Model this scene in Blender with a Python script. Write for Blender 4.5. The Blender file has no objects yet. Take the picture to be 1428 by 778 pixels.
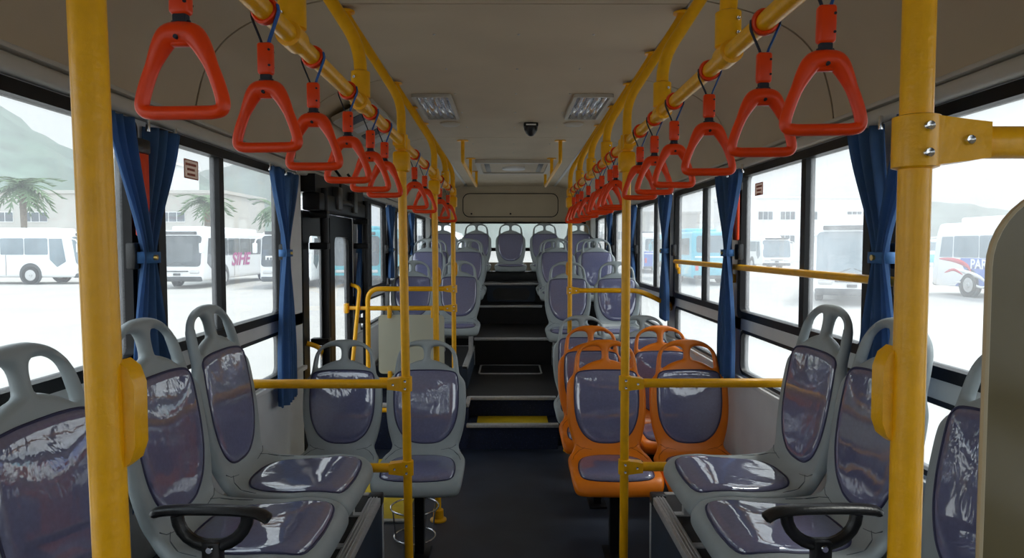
import bpy, bmesh, math, random
from mathutils import Vector, Matrix
from mathutils.geometry import delaunay_2d_cdt
random.seed(7)
R = math.radians
SC = bpy.context.scene
COL = SC.collection
# ------------------------------------------------------------------ camera, sky, sun, exposure
F_PX = 950.0
cam_d = bpy.data.cameras.new('camera')
cam = bpy.data.objects.new('camera', cam_d); COL.objects.link(cam)
cam_d.sensor_width = 36.0
cam_d.lens = 36.0 * F_PX / 1428.0
cam_d.clip_start = 0.02; cam_d.clip_end = 2000
cam.location = (-0.02, 0.0, 1.5)
cam.rotation_euler = (R(90 - 2.77), 0, R(-0.24))
SC.camera = cam

world = bpy.data.worlds.new('sky'); SC.world = world
world.use_nodes = True
wn = world.node_tree.nodes; wl = world.node_tree.links
wn.clear()
w_out = wn.new('ShaderNodeOutputWorld'); w_bg = wn.new('ShaderNodeBackground')
w_tc = wn.new('ShaderNodeTexCoord'); w_sep = wn.new('ShaderNodeSeparateXYZ'); w_ramp = wn.new('ShaderNodeValToRGB')
w_ramp.color_ramp.elements[0].position = 0.0; w_ramp.color_ramp.elements[0].color = (0.93, 0.97, 1.0, 1)
w_ramp.color_ramp.elements[1].position = 0.8; w_ramp.color_ramp.elements[1].color = (0.80, 0.90, 1.0, 1)
wl.new(w_tc.outputs['Generated'], w_sep.inputs[0]); wl.new(w_sep.outputs['Z'], w_ramp.inputs[0])
wl.new(w_ramp.outputs[0], w_bg.inputs['Color']); w_bg.inputs['Strength'].default_value = 1.35
wl.new(w_bg.outputs[0], w_out.inputs[0])

sun_d = bpy.data.lights.new('sun', 'SUN'); sun_d.energy = 1.6; sun_d.angle = R(12); sun_d.color = (1.0, 0.95, 0.86)
sun = bpy.data.objects.new('sun', sun_d); COL.objects.link(sun)
sun.rotation_euler = (R(-8), R(24), 0)
SC.view_settings.view_transform = 'Standard'; SC.view_settings.look = 'None'
SC.view_settings.exposure = 0.8; SC.view_settings.gamma = 1.0
SC.view_settings.use_curve_mapping = False
cy = SC.cycles
cy.use_denoising = True
cy.max_bounces = 10; cy.diffuse_bounces = 6; cy.glossy_bounces = 4; cy.transparent_max_bounces = 24
cy.sample_clamp_indirect = 6.0; cy.caustics_reflective = False; cy.caustics_refractive = False

# ------------------------------------------------------------------ materials
MATS = {}
def mat(name, col, rough=0.5, metal=0.0, var=0.0, scale=8.0, bump=0.0, bscale=60.0, coat=0.0, spec=0.5, speck=None):
    m = bpy.data.materials.new(name); m.use_nodes = True
    nt = m.node_tree; n = nt.nodes; l = nt.links
    p = n['Principled BSDF']
    p.inputs['Roughness'].default_value = rough; p.inputs['Metallic'].default_value = metal
    p.inputs['Specular IOR Level'].default_value = spec
    if coat: p.inputs['Coat Weight'].default_value = coat; p.inputs['Coat Roughness'].default_value = 0.06
    c = (*col, 1)
    p.inputs['Base Color'].default_value = c
    tc = n.new('ShaderNodeTexCoord')
    last = None
    if var:
        no = n.new('ShaderNodeTexNoise'); no.inputs['Scale'].default_value = scale; no.inputs['Detail'].default_value = 5
        l.new(tc.outputs['Object'], no.inputs['Vector'])
        rp = n.new('ShaderNodeValToRGB')
        rp.color_ramp.elements[0].position = 0.3; rp.color_ramp.elements[1].position = 0.7
        rp.color_ramp.elements[0].color = (*[x * (1 - var) for x in col], 1)
        rp.color_ramp.elements[1].color = (*[min(1, x * (1 + var)) for x in col], 1)
        l.new(no.outputs['Fac'], rp.inputs[0]); l.new(rp.outputs[0], p.inputs['Base Color']); last = rp.outputs[0]
    if speck:
        v = n.new('ShaderNodeTexVoronoi'); v.inputs['Scale'].default_value = speck[1]
        l.new(tc.outputs['Object'], v.inputs['Vector'])
        r2 = n.new('ShaderNodeValToRGB'); r2.color_ramp.interpolation = 'CONSTANT'
        r2.color_ramp.elements[0].color = (1, 1, 1, 1); r2.color_ramp.elements[1].color = (0, 0, 0, 1)
        r2.color_ramp.elements[1].position = speck[2]
        l.new(v.outputs['Distance'], r2.inputs[0])
        mx = n.new('ShaderNodeMixRGB'); l.new(r2.outputs[0], mx.inputs[0])
        mx.inputs[1].default_value = c; mx.inputs[2].default_value = (*speck[0], 1)
        if last: l.new(last, mx.inputs[1])
        l.new(mx.outputs[0], p.inputs['Base Color'])
    if bump:
        nb = n.new('ShaderNodeTexNoise'); nb.inputs['Scale'].default_value = bscale; nb.inputs['Detail'].default_value = 4
        l.new(tc.outputs['Object'], nb.inputs['Vector'])
        b = n.new('ShaderNodeBump'); b.inputs['Strength'].default_value = bump; b.inputs['Distance'].default_value = 0.01
        l.new(nb.outputs['Fac'], b.inputs['Height']); l.new(b.outputs[0], p.inputs['Normal'])
    MATS[name] = m
    return m

def film_cushion(name, col):
    m = mat(name, col, 0.55, 0, 0.08, 90, spec=0.3)
    nt = m.node_tree; n = nt.nodes; l = nt.links; p = n['Principled BSDF']
    p.inputs['Coat Weight'].default_value = 1.0; p.inputs['Coat Roughness'].default_value = 0.03; p.inputs['Coat IOR'].default_value = 2.3
    tc = n.new('ShaderNodeTexCoord')
    mp = n.new('ShaderNodeMapping'); mp.inputs['Scale'].default_value = (1.0, 0.55, 0.55); l.new(tc.outputs['Object'], mp.inputs[0])
    n1 = n.new('ShaderNodeTexNoise'); n1.inputs['Scale'].default_value = 11; n1.inputs['Detail'].default_value = 3; n1.inputs['Distortion'].default_value = 1.6
    l.new(mp.outputs[0], n1.inputs['Vector'])
    b = n.new('ShaderNodeBump'); b.inputs['Strength'].default_value = 0.085; b.inputs['Distance'].default_value = 0.010
    l.new(n1.outputs['Fac'], b.inputs['Height']); l.new(b.outputs[0], p.inputs['Coat Normal'])
    return m

def glass(name, tint=(0.95, 0.97, 0.97), dust_veil=0.10, gloss=1.0):
    m = bpy.data.materials.new(name); m.use_nodes = True
    nt = m.node_tree; n = nt.nodes; l = nt.links; n.clear()
    out = n.new('ShaderNodeOutputMaterial')
    tr = n.new('ShaderNodeBsdfTransparent'); tr.inputs[0].default_value = (*tint, 1)
    gl = n.new('ShaderNodeBsdfGlossy'); gl.inputs['Roughness'].default_value = 0.01
    lw = n.new('ShaderNodeLayerWeight'); lw.inputs[0].default_value = 0.5
    pw = n.new('ShaderNodeMath'); pw.operation = 'POWER'; pw.inputs[1].default_value = 5.0; l.new(lw.outputs['Facing'], pw.inputs[0])
    fr = n.new('ShaderNodeMath'); fr.operation = 'MULTIPLY_ADD'; fr.inputs[1].default_value = 0.5; fr.inputs[2].default_value = 0.02; l.new(pw.outputs[0], fr.inputs[0])
    mx = n.new('ShaderNodeMixShader'); l.new(fr.outputs[0], mx.inputs[0]); l.new(tr.outputs[0], mx.inputs[1]); l.new(gl.outputs[0], mx.inputs[2])
    tl = n.new('ShaderNodeBsdfTranslucent'); tl.inputs[0].default_value = (0.9, 0.92, 0.94, 1)  # white translucent layer: window dust, also standing in for outdoor haze
    tc = n.new('ShaderNodeTexCoord'); no = n.new('ShaderNodeTexNoise'); no.inputs['Scale'].default_value = 3.0; no.inputs['Detail'].default_value = 8; no.inputs['Roughness'].default_value = 0.7
    l.new(tc.outputs['Object'], no.inputs['Vector'])
    mr = n.new('ShaderNodeMapRange'); mr.inputs[1].default_value = 0.3; mr.inputs[2].default_value = 0.75
    mr.inputs[3].default_value = dust_veil * 0.5; mr.inputs[4].default_value = dust_veil * 1.3
    l.new(no.outputs['Fac'], mr.inputs[0])
    m2 = n.new('ShaderNodeMixShader'); l.new(mr.outputs[0], m2.inputs[0]); l.new(mx.outputs[0], m2.inputs[1]); l.new(tl.outputs[0], m2.inputs[2])
    l.new(m2.outputs[0], out.inputs[0])
    MATS[name] = m
    return m

mat('yellow', (0.88, 0.43, 0.003), 0.33, 0, 0.06, 40, 0.10, 140, coat=0.1, spec=0.4)
mat('red', (0.82, 0.055, 0.003), 0.33, 0, 0.05, 30, spec=0.4)
mat('strap_blue', (0.02, 0.10, 0.36), 0.8, bump=0.3, bscale=300)
mat('strap_black', (0.015, 0.02, 0.035), 0.8)
mat('shell_grey', (0.33, 0.37, 0.38), 0.42, 0, 0.06, 12, 0.05, 400)
mat('shell_orange', (0.80, 0.20, 0.004), 0.36, 0, 0.05, 12, 0.05, 400)
mat('seam_dark', (0.10, 0.12, 0.13), 0.7)
mat('seam_orange', (0.35, 0.07, 0.002), 0.7)
film_cushion('cushion', (0.15, 0.155, 0.28))
mat('piping', (0.035, 0.035, 0.09), 0.6)
mat('black_metal', (0.005, 0.005, 0.006), 0.4, 0, 0.2, 20, spec=0.25)
mat('black_rubber', (0.008, 0.009, 0.010), 0.5, 0, 0.2, 20)
mat('black_plastic', (0.012, 0.012, 0.013), 0.32, 0, 0.2, 30, 0.1, 200)
mat('chrome', (0.75, 0.76, 0.78), 0.18, 1.0)
mat('alu', (0.58, 0.58, 0.58), 0.42, 0.45, 0.1, 60)
mat('cream', (0.54, 0.445, 0.315), 0.55, 0, 0.05, 3, 0.05, 200)
mat('cream_trim', (0.52, 0.49, 0.43), 0.5, 0, 0.04, 5)
mat('seam_black', (0.01, 0.01, 0.01), 0.8)
mat('wall_grey', (0.68, 0.69, 0.69), 0.5, 0, 0.05, 6, 0.04, 200)
mat('lamp_glass', (0.75, 0.76, 0.78), 0.12, 0.6, 0.25, 30)
mat('floor', (0.026, 0.033, 0.052), 0.38, 0, 0.30, 5, 0.08, 220, speck=((0.16, 0.17, 0.2), 90, 0.03))
mat('carpet_blue', (0.007, 0.014, 0.045), 0.85, 0, 0.3, 60, 0.3, 500, speck=((0.25, 0.3, 0.4), 70, 0.08))
mat('tread_dark', (0.010, 0.009, 0.009), 0.38, 0, 0.3, 8, 0.1, 200, spec=0.3)
mat('box_side', (0.022, 0.036, 0.060), 0.5, 0, 0.2, 8)
mat('yellow_mat', (0.60, 0.42, 0.006), 0.55, 0, 0.12, 12, 0.15, 200)
def let_light_through(name, col, fac):
    nt = MATS[name].node_tree; t = nt.nodes.new('ShaderNodeBsdfTranslucent'); t.inputs[0].default_value = (*col, 1)
    m = nt.nodes.new('ShaderNodeMixShader'); m.inputs[0].default_value = fac
    nt.links.new(nt.nodes['Principled BSDF'].outputs[0], m.inputs[1]); nt.links.new(t.outputs[0], m.inputs[2])
    nt.links.new(m.outputs[0], nt.nodes['Material Output'].inputs['Surface'])
mat('curtain', (0.075, 0.155, 0.32), 0.8, 0, 0.10, 30, 0.15, 500, spec=0.2)
let_light_through('curtain', (0.16, 0.33, 0.64), 0.34)
mat('curtain_tie', (0.05, 0.16, 0.38), 0.7, 0, 0.1, 60)
mat('brass', (0.6, 0.42, 0.14), 0.3, 1.0)
mat('panel_cream', (0.50, 0.50, 0.40), 0.45, 0, 0.04, 3)
mat('panel_brown', (0.135, 0.108, 0.055), 0.16, 0, 0.05, 3, spec=0.3)
mat('panel_edge', (0.5, 0.42, 0.28), 0.4)
mat('sticker', (0.62, 0.52, 0.46), 0.5); let_light_through('sticker', (0.75, 0.62, 0.54), 0.5)
mat('sticker_red', (0.42, 0.10, 0.06), 0.5); let_light_through('sticker_red', (0.5, 0.13, 0.08), 0.5)
mat('concrete', (0.42, 0.405, 0.38), 0.9, 0, 0.07, 0.25, 0.2, 4)
mat('coach_white', (0.80, 0.81, 0.82), 0.25, 0, 0.02, 1, coat=0.5)
mat('coach_teal', (0.03, 0.38, 0.46), 0.3, 0, 0.03, 1, coat=0.5)
mat('coach_sky', (0.10, 0.48, 0.62), 0.3, 0, 0.03, 1, coat=0.5)
mat('coach_blue', (0.06, 0.15, 0.55), 0.3, 0, 0.03, 1, coat=0.5)
mat('coach_glass', (0.03, 0.045, 0.055), 0.06, 0, 0.2, 0.8, coat=0.8)
mat('coach_glass_light', (0.16, 0.22, 0.26), 0.08, 0, 0.2, 0.8, coat=0.8)
mat('coach_trim', (0.05, 0.055, 0.06), 0.5)
mat('tyre', (0.02, 0.02, 0.02), 0.8)
mat('magenta', (0.42, 0.02, 0.22), 0.4)
mat('stripe_red', (0.60, 0.03, 0.06), 0.4)
mat('stripe_orange', (0.75, 0.22, 0.03), 0.4)
mat('stripe_green', (0.05, 0.35, 0.28), 0.4)
mat('white_paint', (0.85, 0.85, 0.85), 0.4)
mat('building', (0.52, 0.50, 0.46), 0.85, 0, 0.06, 0.4)
mat('building_white', (0.80, 0.80, 0.80), 0.85, 0, 0.03, 0.3)
mat('window_dark', (0.10, 0.12, 0.14), 0.15)
mat('palm_leaf', (0.12, 0.20, 0.09), 0.6, 0, 0.3, 3)
mat('palm_trunk', (0.20, 0.16, 0.12), 0.9, 0, 0.3, 6)
mat('forest', (0.14, 0.22, 0.17), 0.95, 0, 0.45, 0.06, 0.6, 0.5)
glass('pane', dust_veil=0.10); glass('pane_dusty_veil', dust_veil=0.17)  # dust film, strengthened as a pale veil imitating haze and glare outside
glass('pane_clean', dust_veil=0.05)

# ------------------------------------------------------------------ mesh helpers
class MB:
    def __init__(s): s.v = []; s.f = []
    def add(s, v, f):
        k = len(s.v); s.v += [tuple(p) for p in v]; s.f += [tuple(i + k for i in q) for q in f]; return s
    def box(s, x0, x1, y0, y1, z0, z1):
        v = [(x, y, z) for z in (z0, z1) for y in (y0, y1) for x in (x0, x1)]
        return s.add(v, [(0, 2, 3, 1), (4, 5, 7, 6), (0, 1, 5, 4), (2, 6, 7, 3), (0, 4, 6, 2), (1, 3, 7, 5)])
    def rbox(s, x0, x1, y0, y1, z0, z1, b=0.01, seg=2):
        bm = bmesh.new(); bmesh.ops.create_cube(bm, size=1)
        for v in bm.verts: v.co = Vector(((x0 + x1) / 2 + v.co.x * (x1 - x0), (y0 + y1) / 2 + v.co.y * (y1 - y0), (z0 + z1) / 2 + v.co.z * (z1 - z0)))
        bmesh.ops.bevel(bm, geom=bm.edges[:], offset=b, segments=seg, affect='EDGES', profile=0.5)
        return s.bm(bm)
    def bm(s, bm):
        bm.verts.index_update()
        s.add([v.co[:] for v in bm.verts], [[v.index for v in f.verts] for f in bm.faces]); bm.free(); return s
    def tube(s, path, r, n=12, closed=False, flat=1.0, up=None):
        P = [Vector(p) for p in path]; m = len(P); rings = []
        nrm = None
        for i in range(m):
            if closed: t = (P[(i + 1) % m] - P[i - 1])
            else: t = P[min(i + 1, m - 1)] - P[max(i - 1, 0)]
            t.normalize()
            if nrm is None:
                a = Vector(up) if up else (Vector((0, 0, 1)) if abs(t.z) < 0.9 else Vector((1, 0, 0)))
                nrm = (a - t * a.dot(t)).normalized()
            else:
                nrm = (nrm - t * nrm.dot(t)).normalized()
            bi = t.cross(nrm)
            rr = r[i] if isinstance(r, (list, tuple)) else r
            rings.append([P[i] + nrm * (math.cos(2 * math.pi * k / n) * rr) + bi * (math.sin(2 * math.pi * k / n) * rr * flat) for k in range(n)])
        v = [p for q in rings for p in q]; f = []
        for i in range(m if closed else m - 1):
            a = i * n; b = ((i + 1) % m) * n
            for k in range(n): f.append((a + k, a + (k + 1) % n, b + (k + 1) % n, b + k))
        if not closed:
            f.append(tuple(range(n - 1, -1, -1))); f.append(tuple((m - 1) * n + k for k in range(n)))
        return s.add(v, f)
    def prism(s, poly, axis, a, b):
        n = len(poly)
        def mk(p, t): return (t, p[0], p[1]) if axis == 'x' else ((p[0], t, p[1]) if axis == 'y' else (p[0], p[1], t))
        v = [mk(p, a) for p in poly] + [mk(p, b) for p in poly]
        f = [tuple(range(n)), tuple(range(2 * n - 1, n - 1, -1))] + [(i, i + n, (i + 1) % n + n, (i + 1) % n) for i in range(n)]
        return s.add(v, f)
    def lathe(s, prof, c=(0, 0, 0), n=20, axis='z'):
        v = []; f = []
        for (r, h) in prof:
            for k in range(n):
                a = 2 * math.pi * k / n; p = (r * math.cos(a), r * math.sin(a), h)
                if axis == 'x': p = (p[2], p[0], p[1])
                if axis == 'y': p = (p[0], p[2], p[1])
                v.append((c[0] + p[0], c[1] + p[1], c[2] + p[2]))
        for i in range(len(prof) - 1):
            for k in range(n): f.append((i * n + k, i * n + (k + 1) % n, (i + 1) * n + (k + 1) % n, (i + 1) * n + k))
        f.append(tuple(range(n - 1, -1, -1))); f.append(tuple((len(prof) - 1) * n + k for k in range(n)))
        return s.add(v, f)
    def mesh(s, name, m, ang=38):
        me = bpy.data.meshes.new(name); me.from_pydata(s.v, [], s.f); me.update()
        bm = bmesh.new(); bm.from_mesh(me); bmesh.ops.recalc_face_normals(bm, faces=bm.faces); bm.to_mesh(me); bm.free()
        me.polygons.foreach_set('use_smooth', [True] * len(me.polygons)); me.set_sharp_from_angle(angle=R(ang))
        me.materials.append(MATS[m]); return me
    def build(s, name, m, parent=None, loc=None, ang=38):
        return link(name, s.mesh(name, m, ang), parent, loc)

def link(name, me, parent=None, loc=None):
    o = bpy.data.objects.new(name, me); COL.objects.link(o)
    if parent: o.parent = parent
    if loc: o.location = loc
    return o
def tag(o, label, cat, group=None):
    o['label'] = label; o['category'] = cat
    if group: o['group'] = group
    return o
def thing(name, label, cat, loc=(0, 0, 0), rz=0, group=None):
    o = link(name, None, None, loc); o.rotation_euler = (0, 0, rz); o.empty_display_size = 0.05
    return tag(o, label, cat, group)
def struct(o): o['kind'] = 'structure'; return o
def copy_tree(o, parent=None):
    c = o.copy(); COL.objects.link(c); c.parent = parent
    for ch in list(o.children): copy_tree(ch, c)
    return c
def fillet(pts, r, n=6):
    P = [Vector(p) for p in pts]; out = [P[0]]
    for i in range(1, len(P) - 1):
        a = (P[i - 1] - P[i]); b = (P[i + 1] - P[i]); d = min(r, a.length * .48, b.length * .48)
        A = P[i] + a.normalized() * d; B = P[i] + b.normalized() * d
        for k in range(n + 1):
            t = k / n; out.append(A * (1 - t) ** 2 + P[i] * (2 * t * (1 - t)) + B * t * t)
    out.append(P[-1]); return out
def rrect(x0, x1, y0, y1, r, n=5):
    out = []
    for cx, cy, a0 in ((x1 - r, y1 - r, 0), (x0 + r, y1 - r, 90), (x0 + r, y0 + r, 180), (x1 - r, y0 + r, 270)):
        for k in range(n + 1):
            a = R(a0 + 90 * k / n); out.append((cx + r * math.cos(a), cy + r * math.sin(a)))
    return out
def frame_prism(mb, outer, inner, axis, a, b):
    """ring between two loops with the same vertex count"""
    n = len(outer)
    def mk(p, t): return (t, p[0], p[1]) if axis == 'x' else ((p[0], t, p[1]) if axis == 'y' else (p[0], p[1], t))
    v = [mk(p, a) for p in outer] + [mk(p, a) for p in inner] + [mk(p, b) for p in outer] + [mk(p, b) for p in inner]
    f = []
    for i in range(n):
        j = (i + 1) % n
        f += [(i, j, n + j, n + i), (2 * n + i, 3 * n + i, 3 * n + j, 2 * n + j), (i, 2 * n + i, 2 * n + j, j), (n + i, n + j, 3 * n + j, 3 * n + i)]
    mb.add(v, f)
def text_mesh(body, size, m, bold=0.0, shear=0.0, extrude=0.004):
    c = bpy.data.curves.new('lettering', 'FONT'); c.body = body; c.size = size; c.extrude = extrude; c.offset = bold; c.shear = shear
    c.align_x = 'CENTER'; c.align_y = 'CENTER'
    o = bpy.data.objects.new('lettering', c); COL.objects.link(o)
    dg = bpy.context.evaluated_depsgraph_get()
    me = bpy.data.meshes.new_from_object(o.evaluated_get(dg)); bpy.data.objects.remove(o)
    me.materials.clear(); me.materials.append(MATS[m]); return me

# ------------------------------------------------------------------ structure of the bus
WX = 1.19                      # window plane
ZC = 2.375                     # centre ceiling height
Y0, YR = -4.6, 10.0            # front and rear ends of the saloon
GB, GT = 1.168, 1.85           # upper glass
LB, LT = 0.85, 1.07            # lower glass
WIN = {-1: [(-3.15, -2.05), (-1.75, -.68), (-.42, .72), (.98, 2.08), (2.26, 3.43), (5.25, 6.30), (6.52, 7.70), (7.92, 9.3)],
       1: [(-3.15, -2.05), (-1.75, -.68), (-.42, .72), (.98, 2.08), (2.26, 3.48), (3.70, 4.86), (5.08, 6.30), (6.52, 7.70), (7.92, 9.3)]}
DOOR = (3.78, 5.02)

fl = MB(); fl.box(-1.25, 1.25, Y0, 5.06, -.06, 0); struct(fl.build('floor', 'floor'))
# rear stair: notch, levels, wheel boxes
def level(name, m, boxes):
    b = MB()
    for q in boxes: b.box(*q)
    return struct(b.build(name, m))
level('floor_step', 'carpet_blue', [(-.33, .34, 4.97, 5.2, -.06, .185)])
level('floor_middle', 'carpet_blue', [(-1.25, -.33, 4.97, 6.62, -.06, .335), (.34, 1.25, 5.06, 6.62, -.06, .335), (-.33, .34, 5.2, 6.62, -.06, .335)])
level('floor_rear', 'tread_dark', [(-1.25, 1.25, 6.62, 7.85, -.06, .60)])
level('floor_upper', 'tread_dark', [(-1.25, 1.25, 7.85, 8.35, -.06, .81)])
level('floor_top', 'tread_dark', [(-1.25, 1.25, 8.35, YR, -.06, 1.04)])
def trim(n, m, fn, parent=None):
    b = MB(); fn(b); return struct(b.build('trim_%d' % n, m, parent))
# treads and aluminium nosings
trim(1, 'yellow_mat', lambda b: b.box(-.26, .27, 4.985, 5.198, .185, .191))
trim(2, 'alu', lambda b: b.rbox(-.335, .345, 4.945, 4.985, .165, .195, .006))
trim(3, 'tread_dark', lambda b: b.box(-.40, .40, 5.215, 6.618, .335, .341))
trim(4, 'alu', lambda b: (b.rbox(-.33, .34, 5.175, 5.215, .318, .346, .006)))
trim(5, 'alu', lambda b: (b.rbox(-1.2, -.325, 4.945, 4.985, .318, .346, .006), b.rbox(-.345, -.315, 4.945, 5.2, .318, .346, .006)))
trim(6, 'alu', lambda b: (b.rbox(-.36, .36, 6.598, 6.63, .58, .607, .006)))
trim(7, 'alu', lambda b: (b.rbox(-.36, .36, 7.83, 7.86, .79, .817, .006)))
trim(8, 'alu', lambda b: (b.rbox(-.42, .42, 8.33, 8.36, 1.02, 1.047, .006)))
# floor hatches on the landings and the engine flap
hb = MB(); hb.prism(rrect(-.29, .27, 6.13, 6.55, .03), 'z', .341, .347); tag(hb.build('floor_hatch', 'tread_dark'), 'dark floor hatch with metal rim on the landing below the rear seats', 'hatch')
hr = MB(); frame_prism(hr, rrect(-.30, .28, 6.12, 6.56, .035), rrect(-.285, .265, 6.135, 6.545, .03), 'z', .341, .350)
hr.build('rim', 'alu', bpy.data.objects['floor_hatch'])
ef = thing('engine_flap', 'black rounded engine flap in a grey frame under the rear centre seat', 'panel', (0, 8.33, .82))
e1 = MB(); frame_prism(e1, rrect(-.29, .30, .0, .20, .03), rrect(-.22, .23, .02, .165, .06), 'y', -.012, 0.018); e1.build('frame', 'box_side', ef)
e2 = MB(); e2.prism(rrect(-.225, .235, .015, .17, .06), 'y', .0, .015); e2.build('flap', 'black_plastic', ef)

# front wheel boxes (side facing seats stand on them)
def wheel_box(side, y0, y1, xin, h, label, base=0.0):
    t = thing('wheel_box', label, 'platform', (0, 0, base))
    x0, x1 = sorted((side * xin, side * 1.14))
    b = MB(); b.box(x0, x1, y0, y1, 0, h - base); b.build('body', 'box_side', t)
    b = MB(); b.box(x0 + .004, x1 - .004, y0 + .004, y1 - .004, h - base, h - base + .006); b.build('top_mat', 'black_rubber', t)
    a, c = sorted((side * (xin - .004), side * (xin + .042)))
    b = MB(); b.rbox(a, c, y0, y1 - .05, h - base - .022, h - base + .010, .004)
    for k in range(3): b.rbox(*sorted((side * (xin + .008 + k * .011), side * (xin + .014 + k * .011))), y0, y1 - .05, h - base + .009, h - base + .0135, .002)
    b.build('nosing', 'alu', t)
    b = MB(); b.rbox(*sorted((side * (xin - .006), side * (xin + .05))), y1 - .05, y1 + .006, h - base - .03, h - base + .013, .006); b.build('corner_cap', 'black_plastic', t)
    b = MB(); b.rbox(*sorted((side * (xin + .05), side * 1.14)), y1 - .018, y1 + .006, h - base - .02, h - base + .011, .004); b.build('end_nosing', 'alu', t)
    b = MB(); b.rbox(*sorted((side * (xin - .005), side * (xin + .006))), y1 - .007, y1 + .005, 0, h - base - .03, .003); b.build('corner_strip', 'alu', t)
    return t
wheel_box(-1, .9, 2.64, .52, .52, 'dark wheel box with ribbed metal nosing under the door-side side-facing seats')
wheel_box(1, .9, 2.64, .54, .52, 'dark wheel box with ribbed metal nosing opposite the door, under side-facing seats')
wheel_box(-1, 5.5, 6.61, .36, .52, 'dark wheel box on the landing under the door-side raised seats', .335)
wheel_box(1, 5.5, 6.61, .40, .52, 'dark wheel box on the landing under raised seats opposite the door', .335)

# doorway mat
dm = thing('doorway_mat', 'yellow doorway floor mat with aluminium edge strip', 'mat', (0, 0, 0))
b = MB(); b.box(-1.15, -.585, 3.66, 4.72, 0, .007); b.build('mat', 'yellow_mat', dm)
b = MB(); b.rbox(-1.15, -.575, 3.63, 3.662, 0, .012, .003); b.build('edge_strip', 'alu', dm)

# side walls
def wall(side):
    b = MB()
    xi, xo = side * 1.17, side * 1.206
    x0, x1 = min(xi, xo), max(xi, xo)
    segs = [(Y0, YR)] if side > 0 else [(Y0, DOOR[0]), (DOOR[1], YR)]
    for a, c in segs:
        b.box(x0, x1, a, c, -.06, LB)
        b.box(x0, x1, a, c, LT, GB - .035)
    b.box(x0, x1, Y0, YR, GT + .035, 2.08)
    prev = Y0
    for (a, c) in WIN[side] + [(YR, YR)]:
        lo, hi = prev, a
        if side < 0 and lo < DOOR[0] and hi > DOOR[1]:
            b.box(x0, x1, lo, DOOR[0], LB, GT + .035); b.box(x0, x1, DOOR[1], hi, LB, GT + .035)
        else: b.box(x0, x1, lo, hi, LB, GT + .035)
        prev = c
    o = struct(b.build('wall_left' if side < 0 else 'wall_right', 'wall_grey'))
    # sill ledge and seat rail
    for a, c in segs:
        k = MB(); k.rbox(*sorted((side * 1.145, side * 1.172)), a, c, LB - .035, LB - .012, .005); k.build('sill', 'wall_grey', o)
    return o
wall(-1); wall(1)
wn_id = 0
for side in (-1, 1):
    for (a, c) in WIN[side]:
        wn_id += 1
        w = link('window_%d' % wn_id, None, None, (side * WX, 0, 0)); struct(w); w.empty_display_size = .05
        f = MB(); d0, d1 = sorted((-side * .03, side * .017))
        frame_prism(f, rrect(a - .035, c + .035, GB - .035, GT + .035, .03), rrect(a + .012, c - .012, GB, GT, .025), 'x', d0, d1)
        f.build('frame', 'black_metal', w)
        m = a + (c - a) * .41
        f = MB(); f.box(*sorted((-side * .022, side * .016)), m - .022, m + .022, GB, GT); f.build('divider', 'black_metal', w)
        f = MB(); f.box(-.003, .003, a + .012, m - .0225, GB, GT); f.build('pane', 'pane_dusty_veil' if side > 0 else 'pane', w)
        f = MB(); f.box(-.003, .003, m + .0225, c - .012, GB, GT); f.build('pane', 'pane_dusty_veil' if side > 0 else 'pane', w)
        f = MB(); f.rbox(*sorted((-side * .055, -side * .026)), c - .045, c + .015, 1.43, 1.51, .006); f.build('latch', 'black_plastic', w)
        f = MB(); frame_prism(f, rrect(a - .004, c + .004, LB - .004, LT + .004, .045), rrect(a + .012, c - .012, LB + .012, LT - .012, .04), 'x', *sorted((-side * .022, side * .017))); f.build('lower_frame', 'black_rubber', w)
        f = MB(); f.prism(rrect(a + .010, c - .010, LB + .010, LT - .010, .04), 'x', -.003, .003); f.build('lower_pane', 'pane_dusty_veil' if side > 0 else 'pane', w)

# ceiling, coves, trims
def cove_pts():
    ctl = [(.665, ZC), (.80, 2.345), (.93, 2.30), (1.03, 2.235), (1.10, 2.14), (1.135, 2.03), (1.15, 1.93)]
    P = [Vector((x, z)) for x, z in ctl]; out = []
    for i in range(len(P) - 1):
        p0 = P[max(i - 1, 0)]; p1 = P[i]; p2 = P[i + 1]; p3 = P[min(i + 2, len(P) - 1)]
        for k in range(4):
            t = k / 4
            out.append(.5 * ((2 * p1) + (p2 - p0) * t + (2 * p0 - 5 * p1 + 4 * p2 - p3) * t * t + (3 * p1 - p0 - 3 * p2 + p3) * t ** 3))
    out.append(P[-1]); return [(p.x, p.y) for p in out]
CV = cove_pts()
cl = MB()
prof = [(-x - .012, z + .012) for x, z in reversed(CV)] + [(x + .012, z + .012) for x, z in CV]
outer = [(x, z + .12) for x, z in prof]; outer[0] = (-1.25, 2.0); outer[-1] = (1.25, 2.0); prof[0] = (-1.165, 1.9); prof[-1] = (1.165, 1.9)
cl.prism(prof + outer[::-1], 'y', Y0, YR); 
ceil = struct(cl.build('ceiling', 'seam_black'))
breaks = [Y0, -3.6, -.54, 2.51, 5.54, 8.66, YR]
for i in range(6):
    a, c = breaks[i] + .004, breaks[i + 1] - .004
    b = MB(); b.box(-.628, .628, a, c, ZC, ZC + .011); p = b.build('ceiling_panel', 'cream', ceil)
    s = MB(); yy = a + .35
    while yy < c - .1:
        for xx in (-.33, .02, .33): s.lathe([(.006, -.003), (.006, .001)], (xx, yy, ZC - .0005), 8)
        yy += .55
    s.build('screw', 'alu', p)['kind'] = 'stuff'
cb = [Y0, -1.2, .6, 2.47, 3.62, 5.54, 7.1, 8.66, YR]
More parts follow.
